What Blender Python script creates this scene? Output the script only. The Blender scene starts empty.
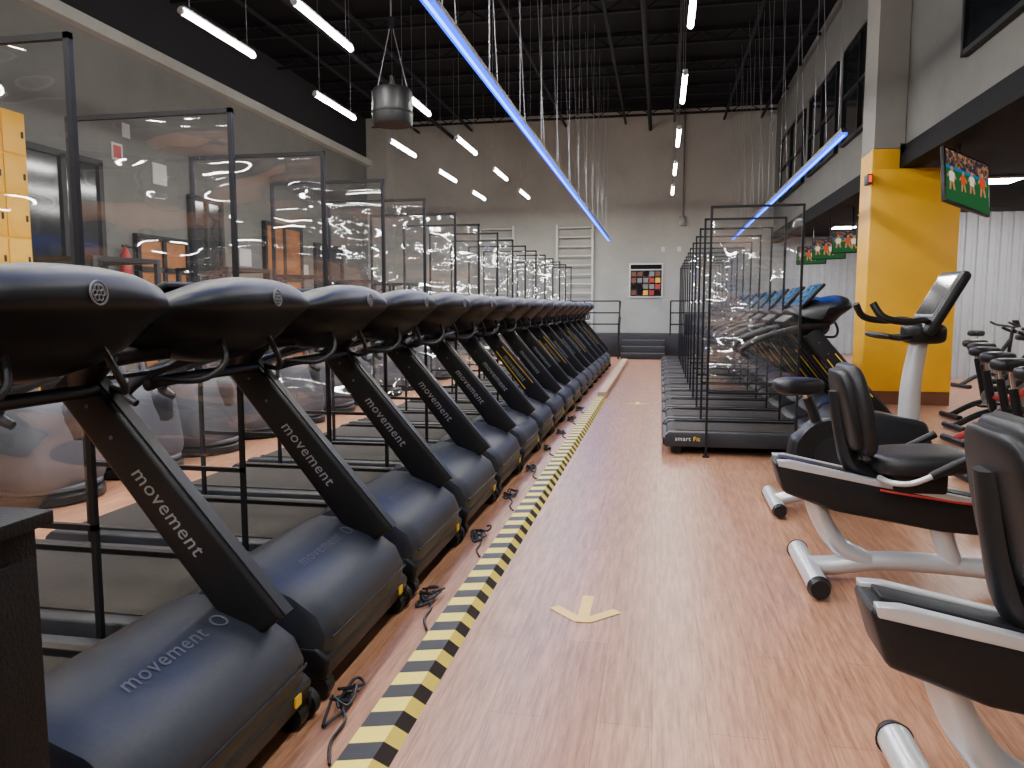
import bpy, bmesh, math, random
from mathutils import Vector, Matrix, Euler
random.seed(7)
scn = bpy.context.scene
COL = scn.collection

# ------------------------------------------------------------------ materials
def nt(name):
    m = bpy.data.materials.new(name); m.use_nodes = True
    n = m.node_tree; n.nodes.clear()
    out = n.nodes.new('ShaderNodeOutputMaterial')
    return m, n, out
def N(n, t):
    return n.nodes.new(t)
def pbr(name, col, rough=.5, metal=0., var=.12, scale=8., bump=.0, spec=.5, coat=0.):
    m, n, out = nt(name)
    b = N(n, 'ShaderNodeBsdfPrincipled')
    b.inputs['Roughness'].default_value = rough
    b.inputs['Metallic'].default_value = metal
    b.inputs['Specular IOR Level'].default_value = spec
    b.inputs['Coat Weight'].default_value = coat
    tc = N(n, 'ShaderNodeTexCoord'); no = N(n, 'ShaderNodeTexNoise')
    no.inputs['Scale'].default_value = scale; no.inputs['Detail'].default_value = 5
    n.links.new(tc.outputs['Object'], no.inputs['Vector'])
    cr = N(n, 'ShaderNodeValToRGB')
    c = Vector(col)
    cr.color_ramp.elements[0].position = .3; cr.color_ramp.elements[1].position = .7
    cr.color_ramp.elements[0].color = (*(c*(1-var)), 1); cr.color_ramp.elements[1].color = (*(c*(1+var)), 1)
    n.links.new(no.outputs['Fac'], cr.inputs['Fac']); n.links.new(cr.outputs['Color'], b.inputs['Base Color'])
    if bump:
        bp = N(n, 'ShaderNodeBump'); bp.inputs['Strength'].default_value = bump; bp.inputs['Distance'].default_value = .01
        n2 = N(n, 'ShaderNodeTexNoise'); n2.inputs['Scale'].default_value = scale*8
        n.links.new(tc.outputs['Object'], n2.inputs['Vector'])
        n.links.new(n2.outputs['Fac'], bp.inputs['Height']); n.links.new(bp.outputs['Normal'], b.inputs['Normal'])
    n.links.new(b.outputs[0], out.inputs[0])
    return m
def emis(name, col, s):
    m, n, out = nt(name); e = N(n, 'ShaderNodeEmission'); e.inputs[0].default_value = (*col, 1); e.inputs[1].default_value = s
    n.links.new(e.outputs[0], out.inputs[0]); return m

M_blk = pbr('black_plastic', (.008, .0085, .0095), .44, bump=.08, scale=30, spec=.35)
M_pod = pbr('console_black', (.007, .008, .010), .42, bump=.05, scale=30, spec=.24)
M_blk2 = pbr('dark_grey_plastic', (.013, .014, .017), .42, bump=.05, scale=30, spec=.35)
M_hood = pbr('hood_grey', (.024, .028, .037), .42, bump=.12, scale=60, spec=.36)
M_belt = pbr('belt_rubber', (.036, .030, .026), .70, bump=.2, scale=40, spec=.18)
M_rail = pbr('deck_rail', (.022, .024, .029), .45, spec=.35)
M_sil = pbr('silver_paint', (.62, .63, .64), .33, .45, var=.04)
M_chr = pbr('chrome', (.7, .7, .7), .18, 1., var=.03)
M_frame = pbr('frame_black', (.008, .008, .009), .5, spec=.3)
M_vinyl = pbr('seat_vinyl', (.012, .012, .014), .40, bump=.15, scale=40, spec=.35)
M_gshell = pbr('grey_shell', (.095, .10, .115), .6, var=.08, spec=.3)
M_white = pbr('white_print', (.30, .31, .32), .6, var=.02)
M_label = pbr('label_white', (.6, .6, .6), .6, var=.02)
M_logo = pbr('logo_print', (.13, .135, .14), .6, var=.02)
M_wpaint = pbr('white_paint', (.62, .62, .60), .6, var=.03)
M_grey_pr = pbr('grey_print', (.085, .09, .10), .5, var=.02)
M_yel = pbr('yellow_paint', (.92, .47, .003), .5, var=.05, scale=2)
M_yel2 = pbr('yellow_decal', (.85, .52, .02), .5, var=.02)
M_red = pbr('red_paint', (.45, .03, .025), .4)
M_steel = pbr('grey_steel', (.22, .22, .22), .4, .6)
M_tape = pbr('tape_yellow', (.85, .56, .16), .6, var=.04)
M_dark = pbr('dark_paint', (.006, .006, .008), .8, spec=.2)
M_joist = pbr('joist_paint', (.010, .010, .014), .7, spec=.3)
M_wire = pbr('wire', (.20, .20, .23), .45, .4)
M_orange = pbr('varnished_wood', (.34, .12, .02), .4, var=.3, scale=3)
M_dglass = pbr('dark_glass', (.010, .012, .014), .1, var=.1)
M_plat = pbr('platform_black', (.010, .010, .012), .6)
M_cab = pbr('black_melamine', (.006, .0055, .0055), .65, bump=.2, scale=20, spec=.2)
M_wood = pbr('beam_wood', (.50, .34, .18), .6, var=.2)
M_brown = pbr('brown_leather', (.16, .06, .025), .5)
E_tube = emis('tube_glow', (1, .97, .93), 60)
E_blue = emis('led_blue', (.0, .05, 1.0), 4.0)
E_blue_w = emis('led_blue_core', (.05, .30, 1.0), 7)
E_green = emis('exit_green', (.02, .5, .25), 1.2)

def screen_mat(name, scale, c1, c2, c3, s):
    m, n, out = nt(name); e = N(n, 'ShaderNodeEmission'); e.inputs[1].default_value = s
    tc = N(n, 'ShaderNodeTexCoord')
    cr = N(n, 'ShaderNodeValToRGB'); el = cr.color_ramp.elements
    el[0].color = (*c1, 1); el[1].color = (*c3, 1); k = el.new(.5); k.color = (*c2, 1)
    v = N(n, 'ShaderNodeTexVoronoi'); v.inputs['Scale'].default_value = scale
    sp = N(n, 'ShaderNodeSeparateColor')
    n.links.new(tc.outputs['Object'], v.inputs['Vector']); n.links.new(v.outputs['Color'], sp.inputs[0])
    n.links.new(sp.outputs[0], cr.inputs['Fac'])
    n.links.new(cr.outputs['Color'], e.inputs[0]); n.links.new(e.outputs[0], out.inputs[0])
    return m
E_tm = screen_mat('console_screen', 30, (.01, .05, .14), (.04, .18, .42), (.35, .55, .8), .8)
E_poster = screen_mat('poster_print_glow', 14, (.02, .02, .02), (.12, .10, .10), (.5, .3, .2), .25)  # notice board print given a faint added glow; the board is no screen
E_field = emis('tv_field_green', (.02, .11, .035), .9)
E_crowd = screen_mat('tv_crowd', 26, (.01, .02, .05), (.06, .04, .03), (.35, .16, .08), 1.0)
E_kit1 = emis('tv_player_white', (.8, .7, .55), .9)
E_kit2 = emis('tv_player_red', (.6, .07, .02), 1.0)
E_skin = emis('tv_player_skin', (.5, .22, .11), .9)
E_teal = emis('tv_banner', (.02, .16, .30), .9)

def glass(name):
    m, n, out = nt(name)
    tr = N(n, 'ShaderNodeBsdfTransparent'); tr.inputs[0].default_value = (.95, .955, .955, 1)
    gl = N(n, 'ShaderNodeBsdfGlossy'); gl.inputs['Roughness'].default_value = .05
    df = N(n, 'ShaderNodeBsdfDiffuse'); df.inputs[0].default_value = (.7, .72, .74, 1)
    tc = N(n, 'ShaderNodeTexCoord'); mp = N(n, 'ShaderNodeMapping'); mp.inputs['Scale'].default_value = (.85, 1.0, 2.4)
    oi = N(n, 'ShaderNodeObjectInfo'); ad = N(n, 'ShaderNodeVectorMath'); ad.operation = 'ADD'; ml = N(n, 'ShaderNodeMath'); ml.operation = 'MULTIPLY'; ml.inputs[1].default_value = 20
    n.links.new(oi.outputs['Random'], ml.inputs[0]); n.links.new(tc.outputs['Object'], ad.inputs[0]); n.links.new(ml.outputs[0], ad.inputs[1])
    n.links.new(ad.outputs[0], mp.inputs[0])
    no = N(n, 'ShaderNodeTexNoise'); no.inputs['Scale'].default_value = 1.6; no.inputs['Detail'].default_value = .8
    bp = N(n, 'ShaderNodeBump'); bp.inputs['Strength'].default_value = 1.0; bp.inputs['Distance'].default_value = .19
    n.links.new(mp.outputs[0], no.inputs['Vector']); n.links.new(no.outputs['Fac'], bp.inputs['Height'])
    n.links.new(bp.outputs['Normal'], gl.inputs['Normal'])
    fr = N(n, 'ShaderNodeFresnel'); fr.inputs[0].default_value = 1.5
    mu = N(n, 'ShaderNodeMath'); mu.operation = 'MULTIPLY_ADD'; mu.inputs[1].default_value = 1.4; mu.inputs[2].default_value = .06
    n.links.new(fr.outputs[0], mu.inputs[0])
    m1 = N(n, 'ShaderNodeMixShader'); m1.inputs[0].default_value = .02
    n.links.new(tr.outputs[0], m1.inputs[1]); n.links.new(df.outputs[0], m1.inputs[2])
    m2 = N(n, 'ShaderNodeMixShader'); n.links.new(mu.outputs[0], m2.inputs[0])
    n.links.new(m1.outputs[0], m2.inputs[1]); n.links.new(gl.outputs[0], m2.inputs[2]); n.links.new(m2.outputs[0], out.inputs[0])
    return m
M_plexi = glass('clear_plastic')

def concrete(name, col, zdark=None):
    m, n, out = nt(name); b = N(n, 'ShaderNodeBsdfPrincipled'); b.inputs['Roughness'].default_value = .8
    tc = N(n, 'ShaderNodeTexCoord')
    a = N(n, 'ShaderNodeTexNoise'); a.inputs['Scale'].default_value = .6; a.inputs['Detail'].default_value = 8; a.inputs['Roughness'].default_value = .65
    n.links.new(tc.outputs['Object'], a.inputs['Vector'])
    cr = N(n, 'ShaderNodeValToRGB'); c = Vector(col)
    cr.color_ramp.elements[0].position = .32; cr.color_ramp.elements[1].position = .68
    cr.color_ramp.elements[0].color = (*(c*.84), 1); cr.color_ramp.elements[1].color = (*(c*1.12), 1)
    n.links.new(a.outputs['Fac'], cr.inputs['Fac'])
    last = cr.outputs['Color']
    if zdark:
        sp = N(n, 'ShaderNodeSeparateXYZ'); n.links.new(tc.outputs['Object'], sp.inputs[0])
        g = N(n, 'ShaderNodeMath'); g.operation = 'GREATER_THAN'; g.inputs[1].default_value = zdark
        n.links.new(sp.outputs[2], g.inputs[0])
        mx = N(n, 'ShaderNodeMix'); mx.data_type = 'RGBA'
        n.links.new(g.outputs[0], mx.inputs[0]); n.links.new(last, mx.inputs[6]); mx.inputs[7].default_value = (.012, .012, .014, 1)
        last = mx.outputs[2]
    n.links.new(last, b.inputs['Base Color'])
    bp = N(n, 'ShaderNodeBump'); bp.inputs['Strength'].default_value = .25; bp.inputs['Distance'].default_value = .02
    n2 = N(n, 'ShaderNodeTexNoise'); n2.inputs['Scale'].default_value = 12; n2.inputs['Detail'].default_value = 6
    n.links.new(tc.outputs['Object'], n2.inputs['Vector']); n.links.new(n2.outputs['Fac'], bp.inputs['Height']); n.links.new(bp.outputs[0], b.inputs['Normal'])
    n.links.new(b.outputs[0], out.inputs[0]); return m
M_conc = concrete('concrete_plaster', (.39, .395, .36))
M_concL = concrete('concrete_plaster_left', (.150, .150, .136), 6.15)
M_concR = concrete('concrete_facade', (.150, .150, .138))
M_concP = concrete('concrete_pillar', (.29, .28, .255))

def floor_mat():
    m, n, out = nt('wood_laminate'); b = N(n, 'ShaderNodeBsdfPrincipled'); b.inputs['Roughness'].default_value = .34
    b.inputs['Specular IOR Level'].default_value = .42
    tc = N(n, 'ShaderNodeTexCoord'); sp = N(n, 'ShaderNodeSeparateXYZ'); cb = N(n, 'ShaderNodeCombineXYZ')
    n.links.new(tc.outputs['Object'], sp.inputs[0]); n.links.new(sp.outputs[1], cb.inputs[0]); n.links.new(sp.outputs[0], cb.inputs[1])
    br = N(n, 'ShaderNodeTexBrick'); br.inputs['Scale'].default_value = 1
    br.inputs['Brick Width'].default_value = 1.25; br.inputs['Row Height'].default_value = .19
    br.inputs['Mortar Size'].default_value = .0018; br.inputs['Mortar Smooth'].default_value = .3
    br.inputs['Color1'].default_value = (.465, .238, .140, 1); br.inputs['Color2'].default_value = (.395, .196, .113, 1); br.inputs['Mortar'].default_value = (.26, .12, .07, 1)
    n.links.new(cb.outputs[0], br.inputs['Vector'])
    mp = N(n, 'ShaderNodeMapping'); mp.inputs['Scale'].default_value = (24, 1.7, 1); n.links.new(tc.outputs['Object'], mp.inputs[0])
    no = N(n, 'ShaderNodeTexNoise'); no.inputs['Scale'].default_value = 1.9; no.inputs['Detail'].default_value = 8; no.inputs['Roughness'].default_value = .72
    n.links.new(mp.outputs[0], no.inputs['Vector'])
    cr = N(n, 'ShaderNodeValToRGB'); cr.color_ramp.elements[0].position = .34; cr.color_ramp.elements[1].position = .62
    cr.color_ramp.elements[0].color = (.46, .38, .33, 1); cr.color_ramp.elements[1].color = (1.15, 1.15, 1.15, 1)
    n.links.new(no.outputs['Fac'], cr.inputs['Fac'])
    mx = N(n, 'ShaderNodeMix'); mx.data_type = 'RGBA'; mx.blend_type = 'MULTIPLY'; mx.inputs[0].default_value = .85
    n.links.new(br.outputs['Color'], mx.inputs[6]); n.links.new(cr.outputs['Color'], mx.inputs[7])
    n.links.new(mx.outputs[2], b.inputs['Base Color'])
    bp = N(n, 'ShaderNodeBump'); bp.inputs['Strength'].default_value = .08; bp.inputs['Distance'].default_value = .004
    n.links.new(no.outputs['Fac'], bp.inputs['Height']); n.links.new(bp.outputs[0], b.inputs['Normal'])
    n.links.new(b.outputs[0], out.inputs[0]); return m
M_floor = floor_mat()

def stripe_mat():
    m, n, out = nt('hazard_stripes'); b = N(n, 'ShaderNodeBsdfPrincipled'); b.inputs['Roughness'].default_value = .5
    tc = N(n, 'ShaderNodeTexCoord'); sp = N(n, 'ShaderNodeSeparateXYZ'); n.links.new(tc.outputs['Object'], sp.inputs[0])
    a = N(n, 'ShaderNodeMath'); a.operation = 'MULTIPLY_ADD'; a.inputs[1].default_value = -.3; n.links.new(sp.outputs[0], a.inputs[0]); n.links.new(sp.outputs[1], a.inputs[2])
    z = N(n, 'ShaderNodeMath'); z.operation = 'MULTIPLY_ADD'; z.inputs[1].default_value = .7; n.links.new(sp.outputs[2], z.inputs[0]); n.links.new(a.outputs[0], z.inputs[2])
    d = N(n, 'ShaderNodeMath'); d.operation = 'DIVIDE'; d.inputs[1].default_value = .19; n.links.new(z.outputs[0], d.inputs[0])
    f = N(n, 'ShaderNodeMath'); f.operation = 'FRACT'; n.links.new(d.outputs[0], f.inputs[0])
    g = N(n, 'ShaderNodeMath'); g.operation = 'GREATER_THAN'; g.inputs[1].default_value = .5; n.links.new(f.outputs[0], g.inputs[0])
    mx = N(n, 'ShaderNodeMix'); mx.data_type = 'RGBA'; n.links.new(g.outputs[0], mx.inputs[0])
    mx.inputs[6].default_value = (.012, .012, .012, 1); mx.inputs[7].default_value = (.95, .76, .10, 1)
    n.links.new(mx.outputs[2], b.inputs['Base Color']); n.links.new(b.outputs[0], out.inputs[0]); return m
M_stripe = stripe_mat()
M_corr = pbr('corrugated_metal', (.34, .36, .38), .5, .1, var=.05)

# ------------------------------------------------------------------ mesh builder
class MB:
    def __init__(s): s.bm = bmesh.new(); s.mats = []
    def mi(s, m):
        if m not in s.mats: s.mats.append(m)
        return s.mats.index(m)
    def raw(s, vs, fs, mat, M=None):
        k = s.mi(mat); V = []
        for v in vs:
            v = Vector(v)
            if M is not None: v = M @ v
            V.append(s.bm.verts.new(v))
        for f in fs:
            try: fc = s.bm.faces.new([V[i] for i in f])
            except ValueError: continue
            fc.material_index = k
    def app(s, t, mat, M=None):
        t.verts.ensure_lookup_table(); t.verts.index_update()
        s.raw([v.co.copy() for v in t.verts], [[v.index for v in f.verts] for f in t.faces], mat, M); t.free()
    def box(s, c, d, mat, bev=0., rot=(0, 0, 0), M=None):
        t = bmesh.new(); bmesh.ops.create_cube(t, size=1)
        for v in t.verts: v.co = Vector((v.co.x*d[0], v.co.y*d[1], v.co.z*d[2]))
        if bev: bmesh.ops.bevel(t, geom=list(t.edges), offset=bev, segments=2, affect='EDGES', profile=.5)
        T = Matrix.Translation(c) @ Euler(rot).to_matrix().to_4x4()
        if M is not None: T = M @ T
        s.app(t, mat, T)
    def rng(s, a, b, mat, bev=0.):
        s.box([(a[i]+b[i])/2 for i in range(3)], [abs(b[i]-a[i]) for i in range(3)], mat, bev)
    def prism(s, pts, y0, y1, mat, bev=0., M=None):
        t = bmesh.new()
        A = [t.verts.new((p[0], y0, p[1])) for p in pts]; B = [t.verts.new((p[0], y1, p[1])) for p in pts]
        n = len(pts); t.faces.new(A); t.faces.new(B[::-1])
        for i in range(n): t.faces.new([A[i], B[i], B[(i+1) % n], A[(i+1) % n]])
        bmesh.ops.recalc_face_normals(t, faces=list(t.faces))
        if bev: bmesh.ops.bevel(t, geom=list(t.edges), offset=bev, segments=3, affect='EDGES', profile=.5, clamp_overlap=True)
        s.app(t, mat, M)
    def rings(s, R, mat):
        n = len(R[0]); vs = [p for r in R for p in r]; fs = []
        for i in range(len(R)-1):
            for k in range(n):
                k2 = (k+1) % n; fs.append([i*n+k, i*n+k2, (i+1)*n+k2, (i+1)*n+k])
        fs.append(list(range(n))); fs.append([(len(R)-1)*n+k for k in range(n)][::-1])
        s.raw(vs, fs, mat)
    def sweep(s, path, r, mat, seg=8, smooth=0, sy=1.):
        P = [Vector(p) for p in path]
        R = list(r) if isinstance(r, (list, tuple)) else [r]*len(P)
        if smooth and len(P) > 2:
            Q = []; RR = []
            for i in range(len(P)-1):
                p0 = P[max(i-1, 0)]; p1 = P[i]; p2 = P[i+1]; p3 = P[min(i+2, len(P)-1)]
                for j in range(smooth):
                    u = j/smooth
                    Q.append(.5*((2*p1)+(-p0+p2)*u+(2*p0-5*p1+4*p2-p3)*u*u+(-p0+3*p1-3*p2+p3)*u**3)); RR.append(R[i]*(1-u)+R[i+1]*u)
            Q.append(P[-1]); RR.append(R[-1]); P, R = Q, RR
        n = len(P); vs = []; fs = []; up = None
        for i in range(n):
            t = (P[min(i+1, n-1)]-P[max(i-1, 0)]).normalized()
            if up is None:
                up = Vector((0, 0, 1)) if abs(t.z) < .9 else Vector((1, 0, 0))
            a = t.cross(up).normalized(); b = a.cross(t).normalized(); up = b
            for k in range(seg):
                w = 2*math.pi*k/seg
                vs.append(P[i]+a*math.cos(w)*R[i]*sy+b*math.sin(w)*R[i])
        for i in range(n-1):
            for k in range(seg):
                k2 = (k+1) % seg; fs.append([i*seg+k, i*seg+k2, (i+1)*seg+k2, (i+1)*seg+k])
        fs.append(list(range(seg))[::-1]); fs.append([(n-1)*seg+k for k in range(seg)])
        s.raw(vs, fs, mat)
    def cyl(s, a, b, r, mat, seg=16, r2=None):
        s.sweep([a, b], [r, r if r2 is None else r2], mat, seg)
    def lathe(s, prof, c, mat, seg=24, M=None, cap=True):
        vs = []; fs = []; n = len(prof)
        for r, z in prof:
            for k in range(seg):
                w = 2*math.pi*k/seg; vs.append((c[0]+r*math.cos(w), c[1]+r*math.sin(w), c[2]+z))
        for i in range(n-1):
            for k in range(seg):
                k2 = (k+1) % seg; fs.append([i*seg+k, i*seg+k2, (i+1)*seg+k2, (i+1)*seg+k])
        if cap: fs.append(list(range(seg))[::-1]); fs.append([(n-1)*seg+k for k in range(seg)])
        s.raw(vs, fs, mat, M)
    def sq(s, c, d, mat, e1=.5, e2=.5, rot=(0, 0, 0), nu=28, nv=14, fn=None):
        vs = []; fs = []
        f = lambda w, e: math.copysign(abs(w)**e, w)
        for j in range(1, nv):
            p = -math.pi/2+math.pi*j/nv
            for i in range(nu):
                t = 2*math.pi*i/nu
                v = Vector((f(math.cos(p), e1)*f(math.cos(t), e2), f(math.cos(p), e1)*f(math.sin(t), e2), f(math.sin(p), e1)))
                if fn: v = fn(v)
                vs.append((v.x*d[0]/2, v.y*d[1]/2, v.z*d[2]/2))
        for j in range(nv-2):
            for i in range(nu):
                i2 = (i+1) % nu; fs.append([j*nu+i, j*nu+i2, (j+1)*nu+i2, (j+1)*nu+i])
        fs.append(list(range(nu))[::-1]); fs.append([(nv-2)*nu+i for i in range(nu)])
        s.raw(vs, fs, mat, Matrix.Translation(c) @ Euler(rot).to_matrix().to_4x4())
    def text(s, body, size, M, mat, shear=0.):
        cu = bpy.data.curves.new('t', 'FONT'); cu.body = body; cu.size = size; cu.align_x = 'CENTER'; cu.align_y = 'CENTER'; cu.shear = shear; cu.resolution_u = 2; cu.offset = size*.003; cu.space_character = 1.08
        ob = bpy.data.objects.new('t', cu); COL.objects.link(ob)
        dg = bpy.context.evaluated_depsgraph_get(); me = ob.evaluated_get(dg).to_mesh()
        vs = [v.co.copy() for v in me.vertices]; fs = [list(p.vertices) for p in me.polygons]
        s.raw(vs, fs, mat, M)
        ob.evaluated_get(dg).to_mesh_clear(); bpy.data.objects.remove(ob); bpy.data.curves.remove(cu)
    def mesh(s, name, ang=38, recalc=True):
        me = bpy.data.meshes.new(name)
        if recalc: bmesh.ops.recalc_face_normals(s.bm, faces=list(s.bm.faces))
        s.bm.to_mesh(me); s.bm.free()
        for m in s.mats: me.materials.append(m)
        for p in me.polygons: p.use_smooth = True
        me.set_sharp_from_angle(angle=math.radians(ang))
        return me
def put(name, me, loc=(0, 0, 0), rz=0.):
    o = bpy.data.objects.new(name, me); o.location = loc; o.rotation_euler = (0, 0, rz); COL.objects.link(o); return o
def basis(o, x, y):
    x = Vector(x).normalized(); y = Vector(y); z = x.cross(y).normalized(); y = z.cross(x).normalized()
    M = Matrix((x, y, z)).transposed().to_4x4(); M.translation = Vector(o); return M

# ------------------------------------------------------------------ room
Y0 = -14
def room():
    H = 7.6
    def slab(name, a, b, mat):
        m = MB(); m.rng(a, b, mat); put(name, m.mesh(name))
    slab('floor', (-9.8, Y0, -.1), (11.2, 25.2, 0), M_floor)
    slab('ceiling', (-9.8, Y0, H), (11.2, 25.2, H+.1), M_dark)
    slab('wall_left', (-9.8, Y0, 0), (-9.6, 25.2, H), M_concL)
    slab('wall_back', (-9.6, 25, 0), (11, 25.2, H), M_conc)
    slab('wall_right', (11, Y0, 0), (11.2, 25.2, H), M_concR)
    slab('wall_front', (-9.6, Y0-.2, 0), (11, Y0, H), M_conc)
    slab('wall_mezzanine', (3.4, Y0, 3.75), (3.6, 25, H), M_concR)
    slab('ceiling_mezzanine', (3.4, Y0, 3.6), (11, 25, 3.75), M_dark)
    slab('trim_1', (3.34, Y0, 3.42), (3.62, 25, 3.6), M_dark)
    slab('trim_2', (-9.6, Y0, 6.05), (-9.4, 25, 6.25), M_conc)
    slab('baseboard_back', (-9.6, 24.97, 0), (3.3, 25, .15), M_dark)
    slab('baseboard_left', (-9.6, Y0, 0), (-9.57, 25, .15), M_dark)
    m = MB(); m.rng((-9.6, 24.3, 0), (-8.9, 25, H), M_conc); put('concrete_column', m.mesh('c'))
    m = MB(); m.rng((2.98, 12.12, 0), (3.33, 12.7, 3.69), M_yel); m.rng((2.98, 12.12, 3.69), (3.33, 12.7, H), M_concP); m.rng((3.33, 12.0, 3.76), (3.39, 12.7, H), M_concP); m.rng((2.98, 12.0, 3.7), (3.33, 12.13, H), M_concP)
    put('concrete_column', m.mesh('c'))
    m = MB(); m.rng((2.96, 11.98, .2), (4.16, 12.1, 3.41), M_yel, .01); m.rng((2.96, 11.98, 3.40), (3.33, 12.1, 3.69), M_yel, .01); m.rng((2.96, 12.0, 0), (4.16, 12.1, .2), M_brown); put('yellow_wall_panel', m.mesh('c'))
    m = MB(); vs = []; fs = []; x = 3.7
    while x < 10.8:
        for (dx, dy) in ((0, 0), (.12, 0), (.14, .03), (.20, .03)):
            vs += [(x+dx, 24.93+dy, .02), (x+dx, 24.93+dy, 3.595)]
        x += .22
    for i in range(0, len(vs)-2, 2): fs.append([i, i+2, i+3, i+1])
    m.raw(vs, fs, M_corr); put('corrugated_partition', m.mesh('c', 20, False))
    m = MB(); vs = []; fs = []; y = 13.2
    while y < 24.6:
        for (dy, dx) in ((0, 0), (.14, 0), (.16, .03), (.22, .03)):
            vs += [(8.6+dx, y+dy, .02), (8.6+dx, y+dy, 3.595)]
        y += .24
    for i in range(0, len(vs)-2, 2): fs.append([i, i+2, i+3, i+1])
    m.raw(vs, fs, M_corr); put('corrugated_partition', m.mesh('c', 20, False))
    m = MB(); vs = []; fs = []; x = 4.6
    while x < 8.5:
        for (dx, dy) in ((0, 0), (.11, 0), (.13, .035), (.19, .035)):
            vs += [(x+dx, 16.5+dy, .02), (x+dx, 16.5+dy, 3.30)]
        x += .21
    for i in range(0, len(vs)-2, 2): fs.append([i, i+2, i+3, i+1])
    m.raw(vs, fs, M_corr); m.rng((4.55, 16.46, 3.28), (8.6, 16.6, 3.36), M_frame); m.rng((4.53, 16.46, 0.01), (4.6, 16.6, 3.36), M_frame); put('corrugated_partition', m.mesh('c', 20, False))
    m = MB()
    for i in range(13):
        y = -.9+i*2.1
        m.rng((-9.4, y, H-.32), (3.3, y+.07, H-.26), M_joist); m.rng((-9.4, y, H-.08), (3.3, y+.07, H), M_joist)
        for j in range(15):
            xx = -9.2+j*.8; m.sweep([(xx, y+.03, H-.29), (xx+.4, y+.03, H-.04)], .015, M_joist, 4); m.sweep([(xx+.4, y+.03, H-.04), (xx+.8, y+.03, H-.29)], .015, M_joist, 4)
    for xx in (-8, -6.2, -4.5, -3.1, -1.2, .3, 1.8, 2.9): m.rng((xx, -13.5, H-.42), (xx+.06, 24.9, H-.36), M_joist)
    for xx in (-6.8, -.4): m.cyl((xx, -13.5, H-.6), (xx, 24.9, H-.6), .06, M_joist, 10)
    for xx in (-6.8, -.4):
        for y in range(-3, 25, 4): m.rng((xx-.01, y, H-.6), (xx+.01, y+.03, H), M_joist)
    put('ceiling_truss', m.mesh('c'))
    n = 1
    for y0, y1, z0, z1 in ((6.0, 9.8, 4.3, 6.0), (13.4, 15.8, 4.5, 6.2), (16.4, 19.2, 4.5, 6.2), (20, 23.6, 4.5, 6.2), (1.5, 5, 4.3, 6.0)):
        m = MB(); X = 3.395
        m.rng((X-.04, y0, z0), (X, y1, z1), M_dglass)
        for a in (y0, y1, (y0+y1)/2, ): m.rng((X-.08, a-.035, z0-.03), (X-.001, a+.035, z1+.03), M_frame)
        for a in (z0, z1, (z0+z1)/2): m.rng((X-.08, y0, a-.03), (X-.001, y1, a+.03), M_frame)
        put('window_%d' % n, m.mesh('w')); n += 1
    dn = 1
    for y0, y1, zt, mat in ((10.1, 11.8, 3.9, M_dglass), (12.7, 14.2, 2.75, M_orange), (14.4, 15.5, 3.7, M_dglass), (17.4, 19.3, 3.5, M_orange), (20.2, 22.0, 3.2, M_dglass)):
        m = MB(); X = -9.595
        m.rng((X, y0, 0.01), (X+.06, y1, zt), mat)
        for a in (y0, y1, (y0+y1)/2): m.rng((X, a-.05, 0.01), (X+.1, a+.05, zt), M_frame)
        for a in (zt, 2.15): m.rng((X, y0-.05, a-.05), (X+.1, y1+.05, a+.05), M_frame)
        m.rng((X+.06, (y0+y1)/2-.16, .9), (X+.14, (y0+y1)/2-.1, 1.2), M_steel)
        put('door_%d' % dn, m.mesh('d')); dn += 1
room()

def lockers():
    m = MB(); X = -9.56
    m.rng((X, 7.2, 0.01), (X+.5, 9.75, 4.2), M_yel, .01)
    for i in range(6):
        for j in range(7):
            y = 7.22+i*.42; z = .05+j*.59
            m.rng((X+.5, y+.015, z+.015), (X+.52, y+.405, z+.575), M_yel, .006); m.rng((X+.52, y+.33, z+.25), (X+.535, y+.36, z+.34), M_frame)
    put('locker_cabinet', m.mesh('l'))
    m = MB(); m.rng((-9.595, 9.0, 4.55), (-9.56, 9.75, 4.95), M_label); m.rng((-9.56, 9.05, 4.6), (-9.55, 9.7, 4.9), E_green); put('exit_sign', m.mesh('e'))
    for (y, z, w, h, mt) in ((12.2, 4.05, .28, .3, M_red), (13.3, 3.8, .42, .4, M_label), (12.5, 4.5, .2, .25, M_label), (16.3, 2.4, .5, .4, M_label), (19.5, 2.2, .3, .4, M_label)):
        m = MB(); m.rng((-9.595, y, z), (-9.58, y+w, z+h), M_label); m.rng((-9.58, y+.04, z+.04), (-9.577, y+w-.04, z+h-.04), mt); put('wall_sign', m.mesh('s'))
    m = MB(); m.lathe([(.0, 0), (.09, .01), (.1, .05), (.1, .45), (.05, .54), (.03, .6), (0, .62)], (-9.45, 12.25, 1.9), M_red); m.rng((-9.595, 12.22, 2.2), (-9.5, 12.28, 2.26), M_steel)
    m.sweep([(-9.45, 12.25, 2.48), (-9.4, 12.4, 2.5), (-9.38, 12.42, 2.2)], .015, M_blk, 6, 4); m.rng((-9.46, 12.17, 2.5), (-9.43, 12.33, 2.55), M_blk); put('fire_extinguisher', m.mesh('f'))
lockers()

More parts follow.
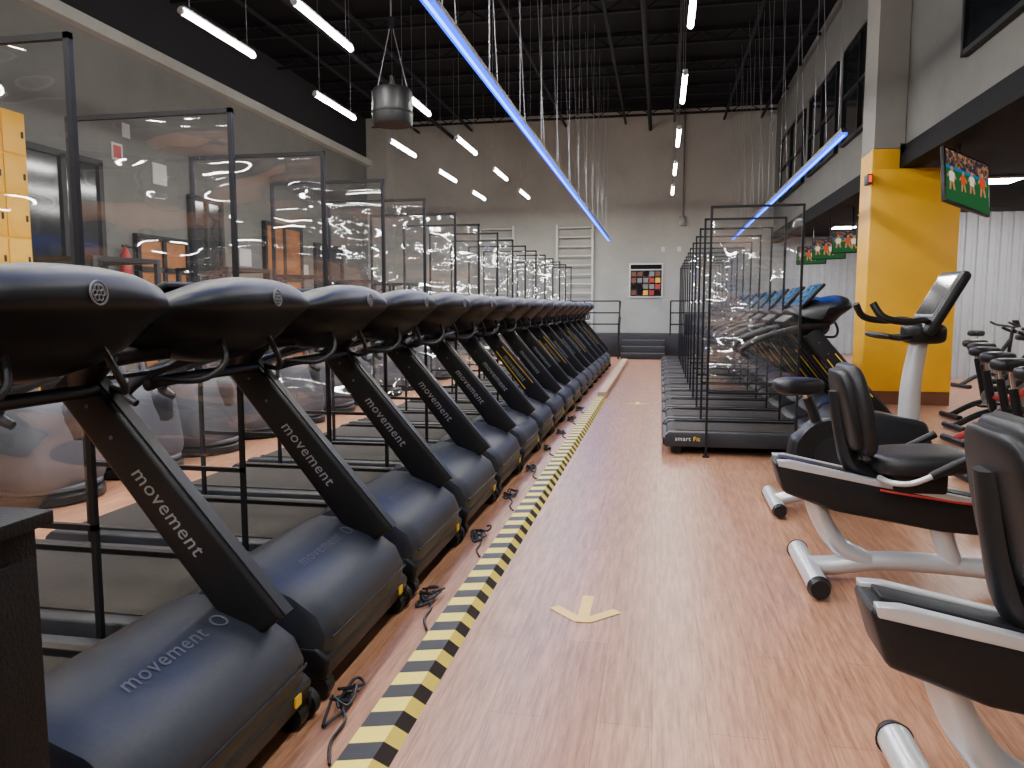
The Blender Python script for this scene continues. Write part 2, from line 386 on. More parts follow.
# ------------------------------------------------------------------ treadmill
def smooth_loop(P, k=4):
    n = len(P); out = []
    for i in range(n):
        p0, p1, p2, p3 = (Vector(P[(i+j) % n]) for j in (-1, 0, 1, 2))
        for j in range(k):
            u = j/k; out.append(.5*((2*p1)+(-p0+p2)*u+(2*p0-5*p1+4*p2-p3)*u*u+(-p0+3*p1-3*p2+p3)*u**3))
    return out
def treadmill(cols=(1,), yellow=False, upright_screen=False):
    m = MB()
    for s in (-1, 1):
        m.prism([(-2.10, .08), (-2.10, .19), (-2.06, .225), (-.45, .235), (-.30, .16), (-.30, .09)], s*.40-.045, s*.40+.045, M_rail, .012)
        m.rng((-2.0, s*.347-.02, .232), (-.5, s*.347+.02, .238), M_belt)
        m.cyl((-1.98, s*.34-.02, .045), (-1.98, s*.34+.02, .045), .045, M_blk, 16)
        m.rng((-2.02, s*.34-.03, .04), (-1.94, s*.34+.03, .1), M_blk)
    m.rng((-2.04, -.33, .10), (-.4, .33, .16), M_blk)
    m.prism([(-2.07, .13), (-2.085, .17), (-2.07, .205), (-2.02, .217), (-.45, .222), (-.45, .18), (-2.0, .15)], -.31, .31, M_belt, .008)
    m.rng((-2.12, -.41, .09), (-2.06, .41, .17), M_blk2, .012)
    m.prism([(-.78, .22), (-.72, .27), (-.40, .36), (-.36, .1), (-.7, .1)], -.42, .42, M_blk, .015)
    prof = [(-.62, .22), (-.58, .33), (-.50, .42), (-.41, .455), (-.30, .45), (-.14, .395), (-.035, .32), (0, .24), (-.01, .16), (-.05, .085)]
    ys = [-.435, -.42, -.385, -.32, -.16, 0, .16, .32, .385, .42, .435]; ins = [.055, .022, .006, 0, 0, 0, 0, 0, .006, .022, .055]
    R = []; c = Vector((-.28, .22))
    for y, q in zip(ys, ins):
        r = []
        for p in prof:
            v = Vector(p); d = (v-c); L = d.length; v = c+d*(1-q/max(L, .1)); r.append((v.x, y, v.y))
        R.append(r)
    m.rings(R, M_hood)
    m.prism([(-.64, .08), (-.64, .20), (-.05, .20), (.0, .16), (-.02, .08)], -.44, .44, M_blk, .015)
    m.sweep([(-.005, -.40, .232), (0.003, -.38, .235), (0.003, .38, .235), (-.005, .40, .232)], .005, M_blk, 6)
    Mx = basis((-.225, -.02, .4275), (0, 1, 0), (-.94, 0, .33)); m.text('movement', .080, Mx, M_grey_pr, .2)
    m.lathe([(.022, 0), (.024, .002), (.030, .002), (.031, 0)], (0, 0, 0), M_grey_pr, 20, basis((-.225, .25, .4265), (0, 1, 0), (-.94, 0, .33)), False)
    m.rng((-.004, .31, .12), (.002, .35, .155), M_yel2)
    for s in (-1, 1):
        m.cyl((-.06, s*.40-.03, .048), (-.06, s*.40+.03, .048), .048, M_blk, 20)
        m.rng((-.1, s*.40-.02, .05), (-.02, s*.40+.02, .12), M_blk)
    m.cyl((-.05, .45, .052), (-.05, .49, .052), .052, M_blk, 22); m.cyl((-.05, .44, .052), (-.05, .495, .052), .022, M_steel, 12); m.rng((-.09, .43, .05), (-.01, .45, .12), M_blk, .005)
    for s in cols:
        y = s*.345; a = Vector((-.105, .37)); b = Vector((-.79, 1.20)); u = (b-a).normalized(); w = Vector((-u.y, u.x))
        h0 = .092; h1 = .070
        pts = [a+w*h0, a-w*h0, b-w*h1, b+w*h1]
        m.prism([tuple(p) for p in pts], y-.045, y+.045, M_blk, .016)
        m.prism([tuple(a-w*(h0-.004)), tuple(a-w*(h0+.006)), tuple(b-w*(h1+.006)), tuple(b-w*(h1-.004))], y-.026, y+.026, M_blk2)
        mid = a+(b-a)*.47; d3 = Vector((u.x, 0, u.y))
        Mt = basis((mid.x, y-.0465, mid.y), -d3, Vector((-w.x, 0, -w.y)))
        m.text('movement', .076, Mt, M_white, .15)
        if yellow:
            for e in (-.052, .058):
                p0 = a+u*.25-w*e; p1 = b-u*.3-w*e*.8
                m.prism([tuple(p0+w*.004), tuple(p0-w*.004), tuple(p1-w*.004), tuple(p1+w*.004)], y-.047, y-.0452, M_yel2)
        for q in (.06, .12):
            pp = b-u*q*2.2; m.cyl((pp.x, y-.048, pp.y), (pp.x, y-.044, pp.y), .007, M_grey_pr, 8)
        m.sweep([(b.x+.05, y, b.y-.08), (b.x+.06, y*.95, b.y), (b.x+.14, y*.85, b.y+.08)], [.055, .06, .07], M_blk, 12, 4, .8)
    m.sweep([(-.74, -.36, 1.13), (-.68, -.3, 1.15), (-.68, .3, 1.15), (-.74, .36, 1.13)], .022, M_blk, 10, 4)
    P = [(-.955, 1.395), (-.90, 1.425), (-.74, 1.490), (-.56, 1.540), (-.455, 1.535), (-.402, 1.485), (-.398, 1.435), (-.43, 1.395), (-.50, 1.33), (-.58, 1.235), (-.70, 1.20), (-.82, 1.235), (-.92, 1.34)]
    L = smooth_loop(P, 4); R = []
    for y in (-.478, -.47, -.45, -.41, -.34, -.24, -.12, 0, .12, .24, .34, .41, .45, .47, .478):
        t = abs(y)/.478
        sx = (max(0, 1-t**5))**.5*.9+.1; top = (max(0, 1-t**3.2))**.6; bot = (max(0, 1-t**2.2))**.75
        r = []
        for p in L:
            x = -.68+(p.x+.68)*sx; zc = 1.40+(p.x+.68)*.20-.035*t*t
            dz = p.y-(1.40+(p.x+.68)*.20)
            z = zc+dz*(top*.93+.07 if dz > 0 else bot*.93+.07)
            r.append((x, y, z))
        R.append(r)
    m.rings(R, M_pod)
    Mo = (-.393, 0, 1.462)
    m.lathe([(.030, 0), (.031, .004), (.035, .004), (.036, 0)], (0, 0, 0), M_logo, 22, basis(Mo, (0, 1, 0), (-.08, 0, 1)), False)
    for k in range(6):
        w = k*math.pi/3; m.lathe([(.006, 0), (.007, .003), (.010, .003), (.011, 0)], (0, 0, 0), M_logo, 10, basis((Mo[0], Mo[1]+.015*math.cos(w), Mo[2]+.015*math.sin(w)), (0, 1, 0), (-.08, 0, 1)), False)
    if upright_screen:
        T = Matrix.Translation((-.76, 0, 1.535)) @ Euler((0, math.radians(-48), 0)).to_matrix().to_4x4()
        m.box((0, 0, 0), (.30, .64, .035), M_blk, .012, M=T); m.box((0, 0, .019), (.25, .58, .004), E_tm, M=T)
    else:
        T = Matrix.Translation((-.80, 0, 1.465)) @ Euler((0, math.radians(-21), 0)).to_matrix().to_4x4()
        m.box((0, 0, 0), (.26, .60, .03), M_blk, .012, M=T); m.box((0, 0, .016), (.22, .54, .004), E_tm, M=T)
    T2 = Matrix.Translation((-.95, 0, 1.31)) @ Euler((0, math.radians(-35), 0)).to_matrix().to_4x4()
    m.box((0, 0, 0), (.14, .6, .05), M_blk2, .015, M=T2)
    for s in (-1, 1):
        m.lathe([(.045, 0), (.05, .1), (.042, .1), (.038, .02)], (-.92, s*.34, 1.22), M_blk, 16)
        m.sweep([(-.66, s*.34, 1.27), (-.80, s*.395, 1.25), (-1.05, s*.41, 1.19), (-1.28, s*.40, 1.11), (-1.40, s*.37, 1.01), (-1.34, s*.36, .96)], [.040, .040, .034, .030, .026, .018], M_blk, 12, 5)
        m.sweep([(-.54, s*.18, 1.30), (-.51, s*.21, 1.21), (-.56, s*.3, 1.15), (-.70, s*.38, 1.16)], .012, M_blk2, 8, 5)
    m.sweep([(-1.0, -.26, 1.2), (-1.1, -.2, 1.14), (-1.1, .2, 1.14), (-1.0, .26, 1.2)], .014, M_blk, 8, 5)
    m.text('smart', .06, basis((-1.93, -.4465, .16), (1, 0, 0), (0, 0, 1)), M_label)
    m.text('Fit', .06, basis((-1.80, -.4465, .16), (1, 0, 0), (0, 0, 1)), M_yel2)
    return m.mesh('treadmill_mesh')
TM1 = treadmill((1,)); TM2 = treadmill((1,), True); TM3 = treadmill((-1, 1), True, True)
for k in range(17):
    put('treadmill', TM2 if (k >= 6 and k % 3 == 0) else TM1, (-1.14, 1.87+1.01*k, 0))
NR = 12
for k in range(NR):
    put('treadmill', TM3, (2.17, 7.89+1.01*k, 0))

# ------------------------------------------------------------------ divider screens
def divider(pane=True, hw=.44):
    m = MB(); a, b, H = -hw, hw, 2.35; r = .011
    def bar(p, q):
        lo = [min(p[i], q[i])-r for i in range(3)]; hi = [max(p[i], q[i])+r for i in range(3)]
        lo[2] = max(lo[2], 0); m.rng(lo, hi, M_frame)
    bar((a, 0, 0), (a, 0, H)); bar((b, 0, 0), (b, 0, H)); bar((a, 0, H), (b, 0, H)); bar((a, 0, .62), (b, 0, .62))
    for x in (a, b):
        m.rng((x-.03, -.03, 0), (x+.03, .03, .012), M_frame)
    if pane: m.raw([(a, 0, .64), (b, 0, .64), (b, 0, H), (a, 0, H)], [[0, 1, 2, 3]], M_plexi)
    return m.mesh('divider_mesh')
DV = divider(); DVR = divider(True, .405); DV0 = divider(False, .405)
for k in range(16): put('acrylic_divider_screen', DV, (-2.455, 2.375+1.01*k, 0))
for k in range(NR): put('acrylic_divider_screen', DVR if k < 7 else DV0, (.86, 7.385+1.01*k, 0))

# ------------------------------------------------------------------ floor channel, arrows, cables
m = MB(); w = .085
m.prism([(-w, 0), (-w*.62, .055), (w*.62, .055), (w, 0)], .2, 11.8, M_stripe, 0)
put('striped_cable_cover', m.mesh('s', 10), (-.885, 0, 0))
m = MB(); m.prism([(-.07, 0), (-.07, .1), (.07, .1), (.07, 0)], 12.0, 20.0, M_wood, .008); put('wooden_floor_beam', m.mesh('b'), (-.875, 0, 0))
def arrow(x, y):
    m = MB()
    m2 = [(-.015, .0), (-.150, .14)], [(.015, 0), (.150, .14)], [(0, -.02), (0, .30)]
    for i, (p, q) in enumerate(m2):
        z = .003+i*.0008
        p = Vector(p); q = Vector(q); d = (q-p).normalized(); n_ = Vector((-d.y, d.x))*.0275
        m.raw([(*(p+n_), z), (*(p-n_), z), (*(q-n_), z), (*(q+n_), z)], [[0, 1, 2, 3]], M_tape)
    put('floor_arrow_tape', m.mesh('a', recalc=False), (x, y, 0))
arrow(-.32, 3.34); arrow(-.30, 11.3)
for k in range(9):
    m = MB(); y = 2.42+1.01*k
    for j in range(4):
        cx = random.uniform(-1.10, -1.06); cy = y+random.uniform(-.10, .12); ph = random.uniform(0, 6.28); rx = random.uniform(.02, .05); ry = random.uniform(.04, .10)
        p = [(-1.115, y+random.uniform(-.04, .04), .05)]
        for i in range(7):
            w_ = ph+i*.8; p.append((min(max(cx+rx*math.cos(w_), -1.112), -1.0), cy+ry*math.sin(w_)+.01*i, .008+.006*(i % 3)+.006*j))
        m.sweep(p, .006, M_blk, 6, 5)
    m.sweep([(-1.11, y, .03), (-1.04, y-.08, .01), (-1.03, y-.22, .01), (-.98, y-.34, .01)], .0055, M_blk, 6, 5)
    put('power_cable', m.mesh('p'))

# ------------------------------------------------------------------ bikes
def recumbent():
    m = MB()
    def stab(x, L):
        m.cyl((x, -L, .062), (x, L, .062), .052, M_sil, 20)
        for s in (-1, 1): m.cyl((x, s*L, .060), (x, s*(L+.04), .060), .058, M_blk, 20, .046)
    stab(0, .30); stab(1.42, .30)
    m.sweep([(-.0, 0, .07), (.12, 0, .08), (.4, 0, .12), (.8, 0, .11), (1.15, 0, .08), (1.42, 0, .07)], .05, M_sil, 14, 6, 1.2)
    m.sweep([(.0, 0, .50), (.05, 0, .34), (.15, 0, .19), (.30, 0, .11)], .05, M_sil, 14, 6, 1.2)
    m.sweep([(.60, 0, .40), (.66, 0, .22), (.70, 0, .11)], .05, M_sil, 14, 5, 1.2)
    m.prism([(-.20, .635), (-.15, .475), (.10, .39), (.60, .31), (1.0, .29), (1.0, .44), (.3, .545), (-.10, .63)], -.11, .11, M_blk, .025)
    for q0, q1 in ((-.113, -.07), (.07, .113)):
        m.prism([(-.185, .646), (-.18, .615), (.3, .530), (.95, .425), (.95, .452), (.3, .563), (-.12, .646)], q0, q1, M_sil, .004)
    m.prism([(-.16, .652), (-.16, .63), (.92, .445), (.92, .46), (.3, .566)], -.05, .05, M_blk2, .003)
    m.sq((.50, 0, .655), (.46, .46, .11), M_vinyl, .5, .55, (0, math.radians(-4), 0))
    m.rng((.36, -.12, .50), (.62, .12, .63), M_blk, .02)
    m.sweep([(.34, 0, .56), (.2, 0, .62), (.14, 0, .78), (.10, 0, 1.0)], [.05, .05, .04, .035], M_blk, 12, 5, 1.4)
    def bf(v): return Vector((v.x+.35*v.y*v.y, v.y*(1-.12*max(v.z, 0)), v.z))
    m.sq((.19, 0, .91), (.085, .48, .47), M_vinyl, .5, .45, (0, math.radians(-12), 0), fn=bf)
    m.sq((.145, 0, .91), (.06, .42, .41), M_blk, .4, .4, (0, math.radians(-12), 0), fn=bf)
    for s in (-1, 1):
        m.sweep([(.30, s*.12, .58), (.32, s*.26, .585), (.42, s*.29, .60), (.60, s*.29, .70)], .014, M_sil, 10, 5)
        m.sweep([(.48, s*.29, .63), (.68, s*.29, .745)], .021, M_blk, 10)
    m.sweep([(.30, -.14, .52), (.5, -.17, .50), (.75, -.14, .47), (.9, -.12, .5)], .006, M_red, 6, 6)
    m.prism([(.95, .25), (.92, .52), (1.05, .72), (1.30, .80), (1.52, .70), (1.58, .40), (1.50, .18), (1.10, .14)], -.11, .11, M_blk2, .04)
    m.cyl((1.22, -.13, .47), (1.22, .13, .47), .15, M_blk, 28)
    m.cyl((1.22, -.2, .47), (1.22, .2, .47), .025, M_chr, 12)
    for s in (-1, 1):
        e = (1.22+s*.12, s*.18, .47+s*.12)
        m.sweep([(1.22, s*.18, .47), e], .016, M_steel, 8); m.rng((e[0]-.05, min(s*.19, s*.29), e[2]-.015), (e[0]+.05, max(s*.19, s*.29), e[2]+.015), M_blk, .006)
    m.sweep([(1.30, 0, .75), (1.36, 0, 1.0), (1.30, 0, 1.2)], .035, M_sil, 12, 5)
    T = Matrix.Translation((1.26, 0, 1.28)) @ Euler((0, math.radians(-65), 0)).to_matrix().to_4x4()
    m.box((0, 0, 0), (.34, .42, .06), M_blk, .02, M=T); m.box((0, 0, .031), (.2, .3, .004), M_dglass, M=T)
    m.sweep([(1.24, -.28, 1.08), (1.10, -.26, 1.10), (1.2, -.1, 1.05), (1.32, 0, 1.05), (1.2, .1, 1.05), (1.10, .26, 1.10), (1.24, .28, 1.08)], .016, M_blk, 8, 4)
    return m.mesh('recumbent_mesh')
RB = recumbent()
put('recumbent_exercise_bike', RB, (.79, 4.12, 0)); put('recumbent_exercise_bike', RB, (.755, 2.17, 0))

def upright():
    m = MB()
    def stab(x, L):
        m.cyl((x, -L, .06), (x, L, .06), .046, M_sil, 20)
        for s in (-1, 1): m.cyl((x, s*L, .055), (x, s*(L+.03), .055), .05, M_blk, 20, .04)
    stab(0, .27); stab(1.05, .27)
    m.sweep([(0, 0, .06), (.3, 0, .13), (.7, 0, .13), (1.05, 0, .06)], .045, M_sil, 14, 6, 1.2)
    m.prism([(.06, .28), (.10, .52), (.30, .66), (.62, .72), (.95, .66), (1.02, .42), (.95, .16), (.55, .10), (.15, .14)], -.10, .10, M_blk2, .035)
    m.cyl((.36, -.115, .42), (.36, .115, .42), .24, M_blk, 36); m.cyl((.36, -.12, .42), (.36, .12, .42), .12, M_blk2, 30)
    m.cyl((.42, -.19, .36), (.42, .19, .36), .022, M_chr, 12)
    for s in (-1, 1):
        e = (.42-s*.1, s*.17, .36-s*.14); m.sweep([(.42, s*.17, .36), e], .016, M_steel, 8); m.rng((e[0]-.05, min(s*.18, s*.28), e[2]-.015), (e[0]+.05, max(s*.18, s*.28), e[2]+.015), M_blk, .006)
    m.sweep([(.30, 0, .55), (.20, 0, .80)], .035, M_blk, 14); m.sweep([(.215, 0, .75), (.18, 0, .86)], .024, M_chr, 14)
    def sf(v): return Vector((v.x, v.y*(.62-.38*v.x), v.z))
    m.sq((.14, 0, .88), (.34, .40, .12), M_vinyl, .6, .8, fn=sf)
    m.sweep([(.86, 0, .55), (.86, 0, .9), (.90, 0, 1.22)], [.075, .065, .055], M_sil, 18, 6, .8)
    m.sq((.92, 0, 1.25), (.26, .26, .14), M_blk, .5, .6)
    T = Matrix.Translation((1.00, 0, 1.45)) @ Euler((0, math.radians(-62), 0)).to_matrix().to_4x4()
    m.box((0, 0, 0), (.46, .44, .07), M_blk, .03, M=T); m.box((.04, 0, .036), (.31, .36, .004), M_steel, M=T); m.box((.04, 0, .038), (.28, .33, .006), M_dglass, M=T); m.box((-.17, 0, .037), (.05, .3, .006), M_steel, M=T)
    for s in (-1, 1):
        m.sweep([(.95, s*.02, 1.30), (.86, s*.20, 1.34), (.74, s*.25, 1.33), (.60, s*.25, 1.36), (.54, s*.22, 1.45)], [.02, .02, .022, .024, .024], M_blk, 12, 5)
    m.sweep([(.90, -.02, 1.24), (.74, -.16, 1.22), (.62, -.2, 1.24), (.62, .2, 1.24), (.74, .16, 1.22), (.90, .02, 1.24)], .018, M_blk, 8, 4)
    return m.mesh('upright_mesh')
put('upright_exercise_bike', upright(), (.82, 5.55, 0))

def spin(red):
    m = MB(); MR = M_red if red else M_blk
    for x in (0, 1.05):
        m.cyl((x, -.25, .04), (x, .25, .04), .035, M_blk, 14)
    m.sweep([(0, 0, .05), (.35, 0, .22), (.75, 0, .22), (1.05, 0, .06)], .035, MR, 10, 5)
    m.sweep([(.40, 0, .25), (.28, 0, .78)], .035, M_blk, 12); m.sweep([(.34, 0, .5), (.62, 0, .52), (.92, 0, .86)], .038, MR, 12, 5)
    m.sweep([(.95, 0, .10), (.90, 0, .60), (.95, 0, 1.08)], .032, M_blk, 12, 5)
    m.cyl((.82, -.03, .36), (.82, .03, .36), .24, M_steel, 40); m.cyl((.82, -.035, .36), (.82, .035, .36), .16, M_blk, 30); m.cyl((.82, -.05, .36), (.82, .05, .36), .03, M_chr, 12)
    m.sweep([(.93, .05, .36), (.93, .05, .6), (.7, .05, .6)], .014, M_red, 6, 4); m.sweep([(.93, -.05, .36), (.93, -.05, .6), (.7, -.05, .6)], .014, M_red, 6, 4)
    m.cyl((.28, 0, .78), (.25, 0, .93), .022, M_chr, 12)
    def sf(v): return Vector((v.x, v.y*(.6-.4*v.x), v.z))
    m.sq((.26, 0, .97), (.30, .28, .11), M_vinyl, .6, .8, fn=sf)
    m.cyl((.42, -.12, .3), (.42, .12, .3), .02, M_chr, 10); m.cyl((.42, -.09, .3), (.42, -.07, .3), .1, M_steel, 24)
    for s in (-1, 1):
        e = (.42+s*.12, s*.12, .3+s*.11); m.sweep([(.42, s*.12, .3), e], .014, M_steel, 8); m.rng((e[0]-.05, min(s*.13, s*.23), e[2]-.014), (e[0]+.05, max(s*.13, s*.23), e[2]+.014), M_blk, .005)
        m.sweep([(.95, 0, 1.08), (.93, s*.18, 1.10), (.80, s*.22, 1.12), (.68, s*.22, 1.17)], .02, M_blk, 10, 5)
    m.box((1.0, 0, 1.16), (.03, .14, .10), M_blk, .01, (0, -.5, 0))
    return m.mesh('spin_mesh')
SP = spin(False); SPR = spin(True)
for i, (x, y, r) in enumerate(((2.30, 5.75, .1), (2.5, 6.65, .1), (2.78, 7.6, .1), (3.05, 8.6, .1), (3.4, 9.6, .1), (3.7, 10.6, .1), (5.0, 8.6, .1), (5.0, 10.0, .1), (5.2, 11.5, .1), (5.3, 13, .1), (5.3, 14.8, .3))):
    put('spinning_bike', SPR if i in (0, 3, 7) else SP, (x, y, 0), r)

def elliptical():
    m = MB()
    m.lathe([(.0, 0), (.36, 0), (.40, .02), (.40, .07), (.37, .09), (.0, .09)], (0, 0, 0), M_blk, 36)
    def ef(v): return Vector((v.x*(1-.10*v.z), v.y*(1-.18*v.z), v.z))
    m.sq((0, 0, .42), (.70, .74, .72), M_gshell, .45, .75, nu=36, nv=18, fn=ef)
    m.sq((-.03, 0, .47), (.755, .42, .60), M_blk2, .5, .6, nu=28)
    m.lathe([(.37, .0), (.385, .01), (.385, .03), (.37, .04)], (0, 0, .1), M_gshell, 36)
    m.sweep([(-.1, 0, .7), (-.16, 0, 1.1), (-.10, 0, 1.42)], [.09, .06, .05], M_gshell, 16, 5)
    T = Matrix.Translation((-.14, 0, 1.50)) @ Euler((0, math.radians(-62), 0)).to_matrix().to_4x4()
    m.box((0, 0, 0), (.34, .46, .09), M_blk2, .035, M=T); m.box((.03, 0, .047), (.2, .32, .005), M_dglass, M=T)
    for s in (-1, 1):
        m.sweep([(-.05, s*.30, .52), (-.12, s*.33, .9), (-.20, s*.30, 1.25), (-.34, s*.27, 1.42), (-.42, s*.25, 1.62)], [.025, .025, .022, .02, .022], M_gshell, 10, 5)
        m.sweep([(-.2, s*.26, .35), (-.7, s*.24, .28), (-1.25, s*.22, .22)], [.035, .03, .03], M_sil, 10, 4)
        m.box((-.85, s*.24, .33), (.40, .15, .05), M_blk, .02, (0, .05, 0))
        m.cyl((-1.25, s*.22-.03, .19), (-1.25, s*.22+.03, .19), .05, M_blk, 16)
    m.rng((-1.5, -.3, .0), (-1.42, .3, .07), M_gshell, .02); m.rng((-1.45, -.26, .06), (-.2, -.18, .14), M_gshell, .02); m.rng((-1.45, .18, .06), (-.2, .26, .14), M_gshell, .02)
    return m.mesh('elliptical_mesh')
EL = elliptical()
for k in range(12): put('elliptical_trainer', EL, (-4.5, 3.85+.98*k, 0))

def multigym():
    m = MB()
    for y in (-.5, .5):
        for x in (0, 1.1): m.rng((x-.035, y-.035, 0), (x+.035, y+.035, 2.1), M_frame, .006)
        m.rng((-.03, y-.03, 2.04), (1.13, y+.03, 2.1), M_frame); m.rng((-.03, y-.03, 0), (1.13, y+.03, .06), M_frame)
    m.rng((-.03, -.5, 2.04), (.03, .5, 2.1), M_frame); m.rng((1.07, -.5, 2.04), (1.13, .5, 2.1), M_frame); m.rng((1.07, -.5, .0), (1.13, .5, .06), M_frame)
    for i in range(12): m.rng((.02, -.18, .1+i*.06), (.18, .18, .15+i*.06), M_steel, .005)
    for y in (-.1, .1): m.cyl((.1, y, .05), (.1, y, 2.05), .012, M_chr, 8)
    m.sq((.75, 0, .5), (.4, .4, .1), M_vinyl, .5, .5); m.sq((.5, 0, .85), (.1, .38, .6), M_vinyl, .5, .5); m.rng((.7, -.04, .05), (.78, .04, .47), M_frame); m.rng((.12, -.03, .8), (.5, .03, .86), M_frame)
    m.sweep([(1.1, -.45, 1.9), (.8, -.4, 1.7), (.8, .4, 1.7), (1.1, .45, 1.9)], .015, M_chr, 8, 4)
    return m.mesh('gym_mesh')
MG = multigym()
for x, y in ((-8.2, 9.5), (-8.0, 12.3), (-8.0, 15), (-7.8, 18), (-7.6, 20.4)): put('strength_machine', MG, (x, y, 0), random.uniform(-.3, .3))

# ------------------------------------------------------------------ back platform
m = MB(); m.rng((-8.0, 22.3, 0), (3.3, 24.96, .62), M_plat, .01); put('raised_platform', m.mesh('p'))
m = MB()
for i in range(3): m.rng((-1.05, 21.35+i*.31, 0), (.15, 22.29, .17+i*.17), M_plat, .005); m.rng((-1.05, 21.35+i*.31, .165+i*.17), (.15, 21.38+i*.31, .176+i*.17), M_steel)
put('platform_steps', m.mesh('p'))
def railing(x0, x1):
    m = MB(); z = .622
    n_ = max(2, int(abs(x1-x0)/.9)+1)
    for i in range(n_):
        x = x0+(x1-x0)*i/(n_-1); m.cyl((x, 22.4, z), (x, 22.4, z+1.0), .022, M_frame, 8)
    for h in (1.0, .66, .33): m.cyl((x0, 22.4, z+h), (x1, 22.4, z+h), .02, M_frame, 8)
    put('handrail', m.mesh('r'))
railing(-3.2, -1.15); railing(.3, 2.6)
m = MB(); x = -1.12
for h in (1.0, .55): m.sweep([(x, 21.3, h), (x, 22.27, .60+h)], .02, M_frame, 8)
m.cyl((x, 21.3, 0), (x, 21.3, 1.0), .022, M_frame, 8)
put('handrail', m.mesh('r'))
def stall(x):
    m = MB()
    for a in (-.58, .58): m.rng((x+a-.035, 24.82, .63), (x+a+.035, 24.99, 4.1), M_wpaint, .006)
    for i in range(11): m.cyl((x-.58, 24.85, 1.0+i*.3), (x+.58, 24.85, 1.0+i*.3), .022, M_wpaint, 10)
    put('wall_bars', m.mesh('w'))
stall(-2.75); stall(-5.35)
m = MB(); m.rng((-1.0, 24.94, 1.75), (.08, 24.995, 2.85), M_wpaint, .01); m.rng((-.95, 24.93, 1.8), (.03, 24.94, 2.62), E_poster); m.rng((-.95, 24.93, 2.66), (.03, 24.94, 2.8), M_dark)
for i in range(5):
    for j in range(4): m.rng((-.92+i*.19, 24.925, 1.83+j*.2), (-.92+i*.19+.15, 24.93, 1.83+j*.2+.15), random.choice((M_dark, M_steel, M_brown, M_steel, M_red, M_dark, M_yel2, M_brown)))
put('notice_board', m.mesh('n'))
m = MB(); m.rng((.55, 24.9, 4.0), (.75, 24.99, 4.3), M_steel, .01); m.cyl((.65, 24.95, 4.3), (.65, 24.95, 7.59), .02, M_steel, 8); put('electrical_conduit', m.mesh('n'))
for x in (.5, .0):
    m = MB(); m.rng((x, 24.96, 3.2), (x+.12, 24.995, 3.36), M_wpaint, .005); put('wall_switch', m.mesh('n'))
m = MB()
m.rng((.7, 22.7, .63), (1.3, 23.0, 1.25), M_plat, .02); m.sweep([(.75, 22.8, 1.2), (.75, 22.8, 1.6), (1.25, 22.8, 1.6), (1.25, 22.8, 1.2)], .02, M_sil, 8); put('step_bench_rack', m.mesh('n'))

# ------------------------------------------------------------------ lights
H = 7.6
def tube():
    m = MB(); m.cyl((0, -.74, 0), (0, .74, 0), .034, E_tube, 10)
    for s in (-1, 1): m.cyl((0, s*.74, 0), (0, s*.77, 0), .036, M_sil, 12); m.cyl((0, s*.6, .03), (0, s*.6, H-4.62), .004, M_wire, 5)
    m.rng((-.03, -.74, .034), (.03, .74, .055), M_wpaint)
    return m.mesh('tube_mesh')
TB = tube()
for x in (-5.15, -3.83, -2.45, .28):
    for i in range(-2, 9):
        y = 8.5+3.27*(i-4)
        put('fluorescent_tube_lamp', TB, (x, y, 4.62))
        if i >= 0:
            L = bpy.data.lights.new('tube_area', 'AREA'); L.shape = 'RECTANGLE'; L.size = .10; L.size_y = 1.45; L.energy = 62; L.color = (1, .965, .91)
            o = bpy.data.objects.new('tube_light', L); o.location = (x, y, 4.57); COL.objects.link(o)
for x, y in ((7, 4), (7, 9), (7, 14), (7, 20), (4.8, 19), (4.8, 22), (5.6, 14.5)):
    m = MB(); m.rng((x-.3, y-.3, 3.56), (x+.3, y+.3, 3.595), M_sil); m.rng((x-.27, y-.27, 3.555), (x+.27, y+.27, 3.56), E_tube); put('ceiling_panel_lamp', m.mesh('c'))
    L = bpy.data.lights.new('panel_area', 'AREA'); L.size = .5; L.energy = 60; L.color = (1, .97, .93)
    o = bpy.data.objects.new('panel_light', L); o.location = (x, y, 3.54); COL.objects.link(o)
def ledstrip(x, y0, y1, z):
    m = MB(); m.rng((x-.03, y0, z), (x+.03, y1, z+.05), M_frame); m.rng((x-.036, y0, z-.03), (x+.036, y1, z), E_blue); m.rng((x-.012, y0, z-.034), (x+.012, y1, z-.03), E_blue_w)
    y = y0+.3
    while y < y1:
        m.cyl((x, y, z+.05), (x, y, H), .0055, M_wire, 5); m.cyl((x-.03, y+.5, z+.05), (x-.25, y+.5, H), .0045, M_wire, 5); y += 1.5
    put('led_strip_lamp', m.mesh('l'))
    L = bpy.data.lights.new('led_area', 'AREA'); L.shape = 'RECTANGLE'; L.size = .06; L.size_y = y1-y0; L.energy = 7*(y1-y0); L.color = (.02, .15, 1)
    o = bpy.data.objects.new('led_light', L); o.location = (x, (y0+y1)/2, z-.05); COL.objects.link(o)
ledstrip(-1.52, .5, 22.9, 3.42); ledstrip(2.03, 9.5, 23.2, 3.42)
m = MB(); c = (-3.57, 10, 0)
m.lathe([(.0, 3.86), (.25, 3.86), (.27, 3.9), (.27, 4.28), (.24, 4.33), (0, 4.34)], c, M_blk, 32); m.lathe([(.271, 4.0), (.28, 4.02), (.271, 4.04)], c, M_joist, 32, None, False)
m.cyl((c[0], c[1], 4.33), (c[0], c[1], 4.5), .03, M_blk, 10)
for a in (-1, 1): m.sweep([(c[0]+a*.22, c[1], 4.3), (c[0], c[1], 5.2)], .007, M_wire, 6)
m.cyl((c[0], c[1], 5.2), (c[0], c[1], H), .012, M_wire, 8); m.cyl((c[0], c[1], 5.1), (c[0], c[1], 5.25), .04, M_joist, 10)
put('hanging_speaker', m.mesh('s'))

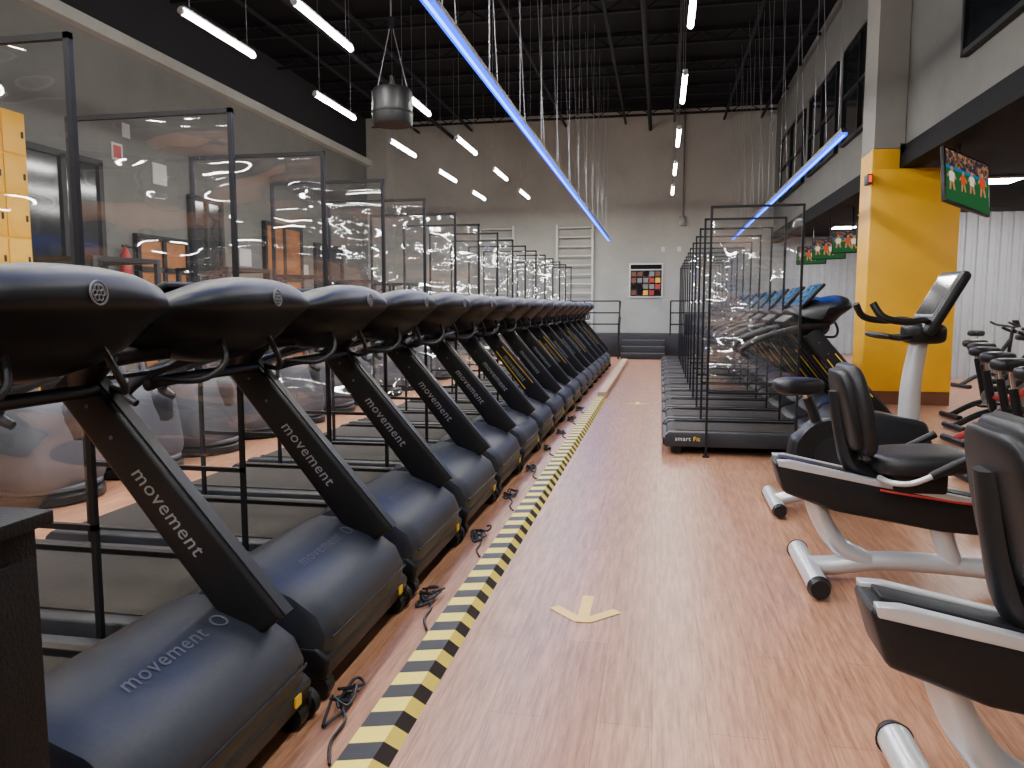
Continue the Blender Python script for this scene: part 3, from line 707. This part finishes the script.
# ------------------------------------------------------------------ TVs showing a football match
def tv(w, h, up, seed):
    rd = random.Random(seed)
    m = MB(); m.box((0, 0, 0), (w, .05, h), M_blk, .012)
    a, b = w/2-.03, h/2-.03
    m.rng((-a, -.0275, -b), (a, -.0255, b*.25), E_field); m.rng((-a, -.0275, b*.38), (a, -.0255, b), E_crowd); m.rng((-a, -.0275, b*.25), (a, -.0255, b*.38), E_teal)
    for i in range(4):
        x = -a*.72+i*a*.48+rd.uniform(-.03, .03); z = rd.uniform(-b*.45, -b*.05); s_ = h*rd.uniform(.30, .48); K = (E_kit1, E_kit2)[i % 2]
        P = lambda pts, mt, yy: m.prism([(x+px*s_, z+pz*s_) for px, pz in pts], yy, yy+.001, mt)
        P([(-.20, .0), (.20, .0), (.26, .42), (.12, .5), (-.12, .5), (-.26, .42)], K, -.0295)
        P([(-.09, .52), (.09, .52), (.11, .66), (0, .76), (-.11, .66)], E_skin, -.0295)
        P([(-.20, -.02), (-.02, -.02), (-.10, -.42), (-.22, -.42)], E_skin, -.0295); P([(.02, -.02), (.20, -.02), (.30, -.38), (.18, -.40)], E_skin, -.0295)
        P([(.24, .42), (.42, .2), (.36, .14), (.20, .3)], E_skin, -.029); P([(-.24, .42), (-.42, .24), (-.36, .16), (-.20, .3)], E_skin, -.029)
    m.box((0, .05, .02), (.2, .06, .2), M_steel, .01); m.cyl((0, .07, 0), (0, .07, up), .02, M_frame, 8)
    return m.mesh('tv')
o = put('television', tv(1.06, .68, .58, 3), (3.65, 10.4, 2.95), .7); o.rotation_euler = (math.radians(-8), math.radians(7), .75)
TV2 = tv(.8, .5, .74, 5)
for x, y in ((4.0, 15.5), (4.0, 17.6), (4.0, 19.8), (4.0, 22)):
    put('television', TV2, (x, y, 2.84), -.5)
m = MB(); m.rng((2.90, 11.93, 3.2), (2.958, 12.15, 3.34), M_blk, .005); m.rng((2.91, 11.925, 3.22), (2.95, 11.93, 3.32), emis('clock_red', (1, .05, .02), 2)); put('digital_clock', m.mesh('n'))
m = MB(); m.rng((-1.75, .35, 0), (-1.04, 1.09, 1.05), M_cab, .004); m.rng((-1.77, .33, 1.05), (-1.02, 1.11, 1.075), M_cab, .004); m.rng((-1.04, .40, .08), (-1.035, 1.04, 1.0), M_cab, .002); m.sweep([(-1.035, .5, .6), (-1.01, .5, .6), (-1.01, .5, .75), (-1.035, .5, .75)], .006, M_steel, 6)
put('black_cabinet', m.mesh('n'))

# ------------------------------------------------------------------ world + camera
w = bpy.data.worlds.new('World'); scn.world = w; w.use_nodes = True
w.node_tree.nodes['Background'].inputs[0].default_value = (.5, .55, .6, 1); w.node_tree.nodes['Background'].inputs[1].default_value = .05
psi = math.atan(148*math.cos(math.atan(.1))/760); p = math.atan(.1)
F = Vector((-math.sin(psi)*math.cos(p), math.cos(psi)*math.cos(p), -math.sin(p))); R = Vector((math.cos(psi), math.sin(psi), 0)); U = R.cross(F)
cam = bpy.data.cameras.new('camera'); cam.sensor_width = 36; cam.lens = 760*36/1024; cam.clip_start = .05
co = bpy.data.objects.new('camera', cam); Mc = Matrix((R, U, -F)).transposed().to_4x4(); Mc.translation = (0, 0, 1.42); co.matrix_world = Mc
COL.objects.link(co); scn.camera = co
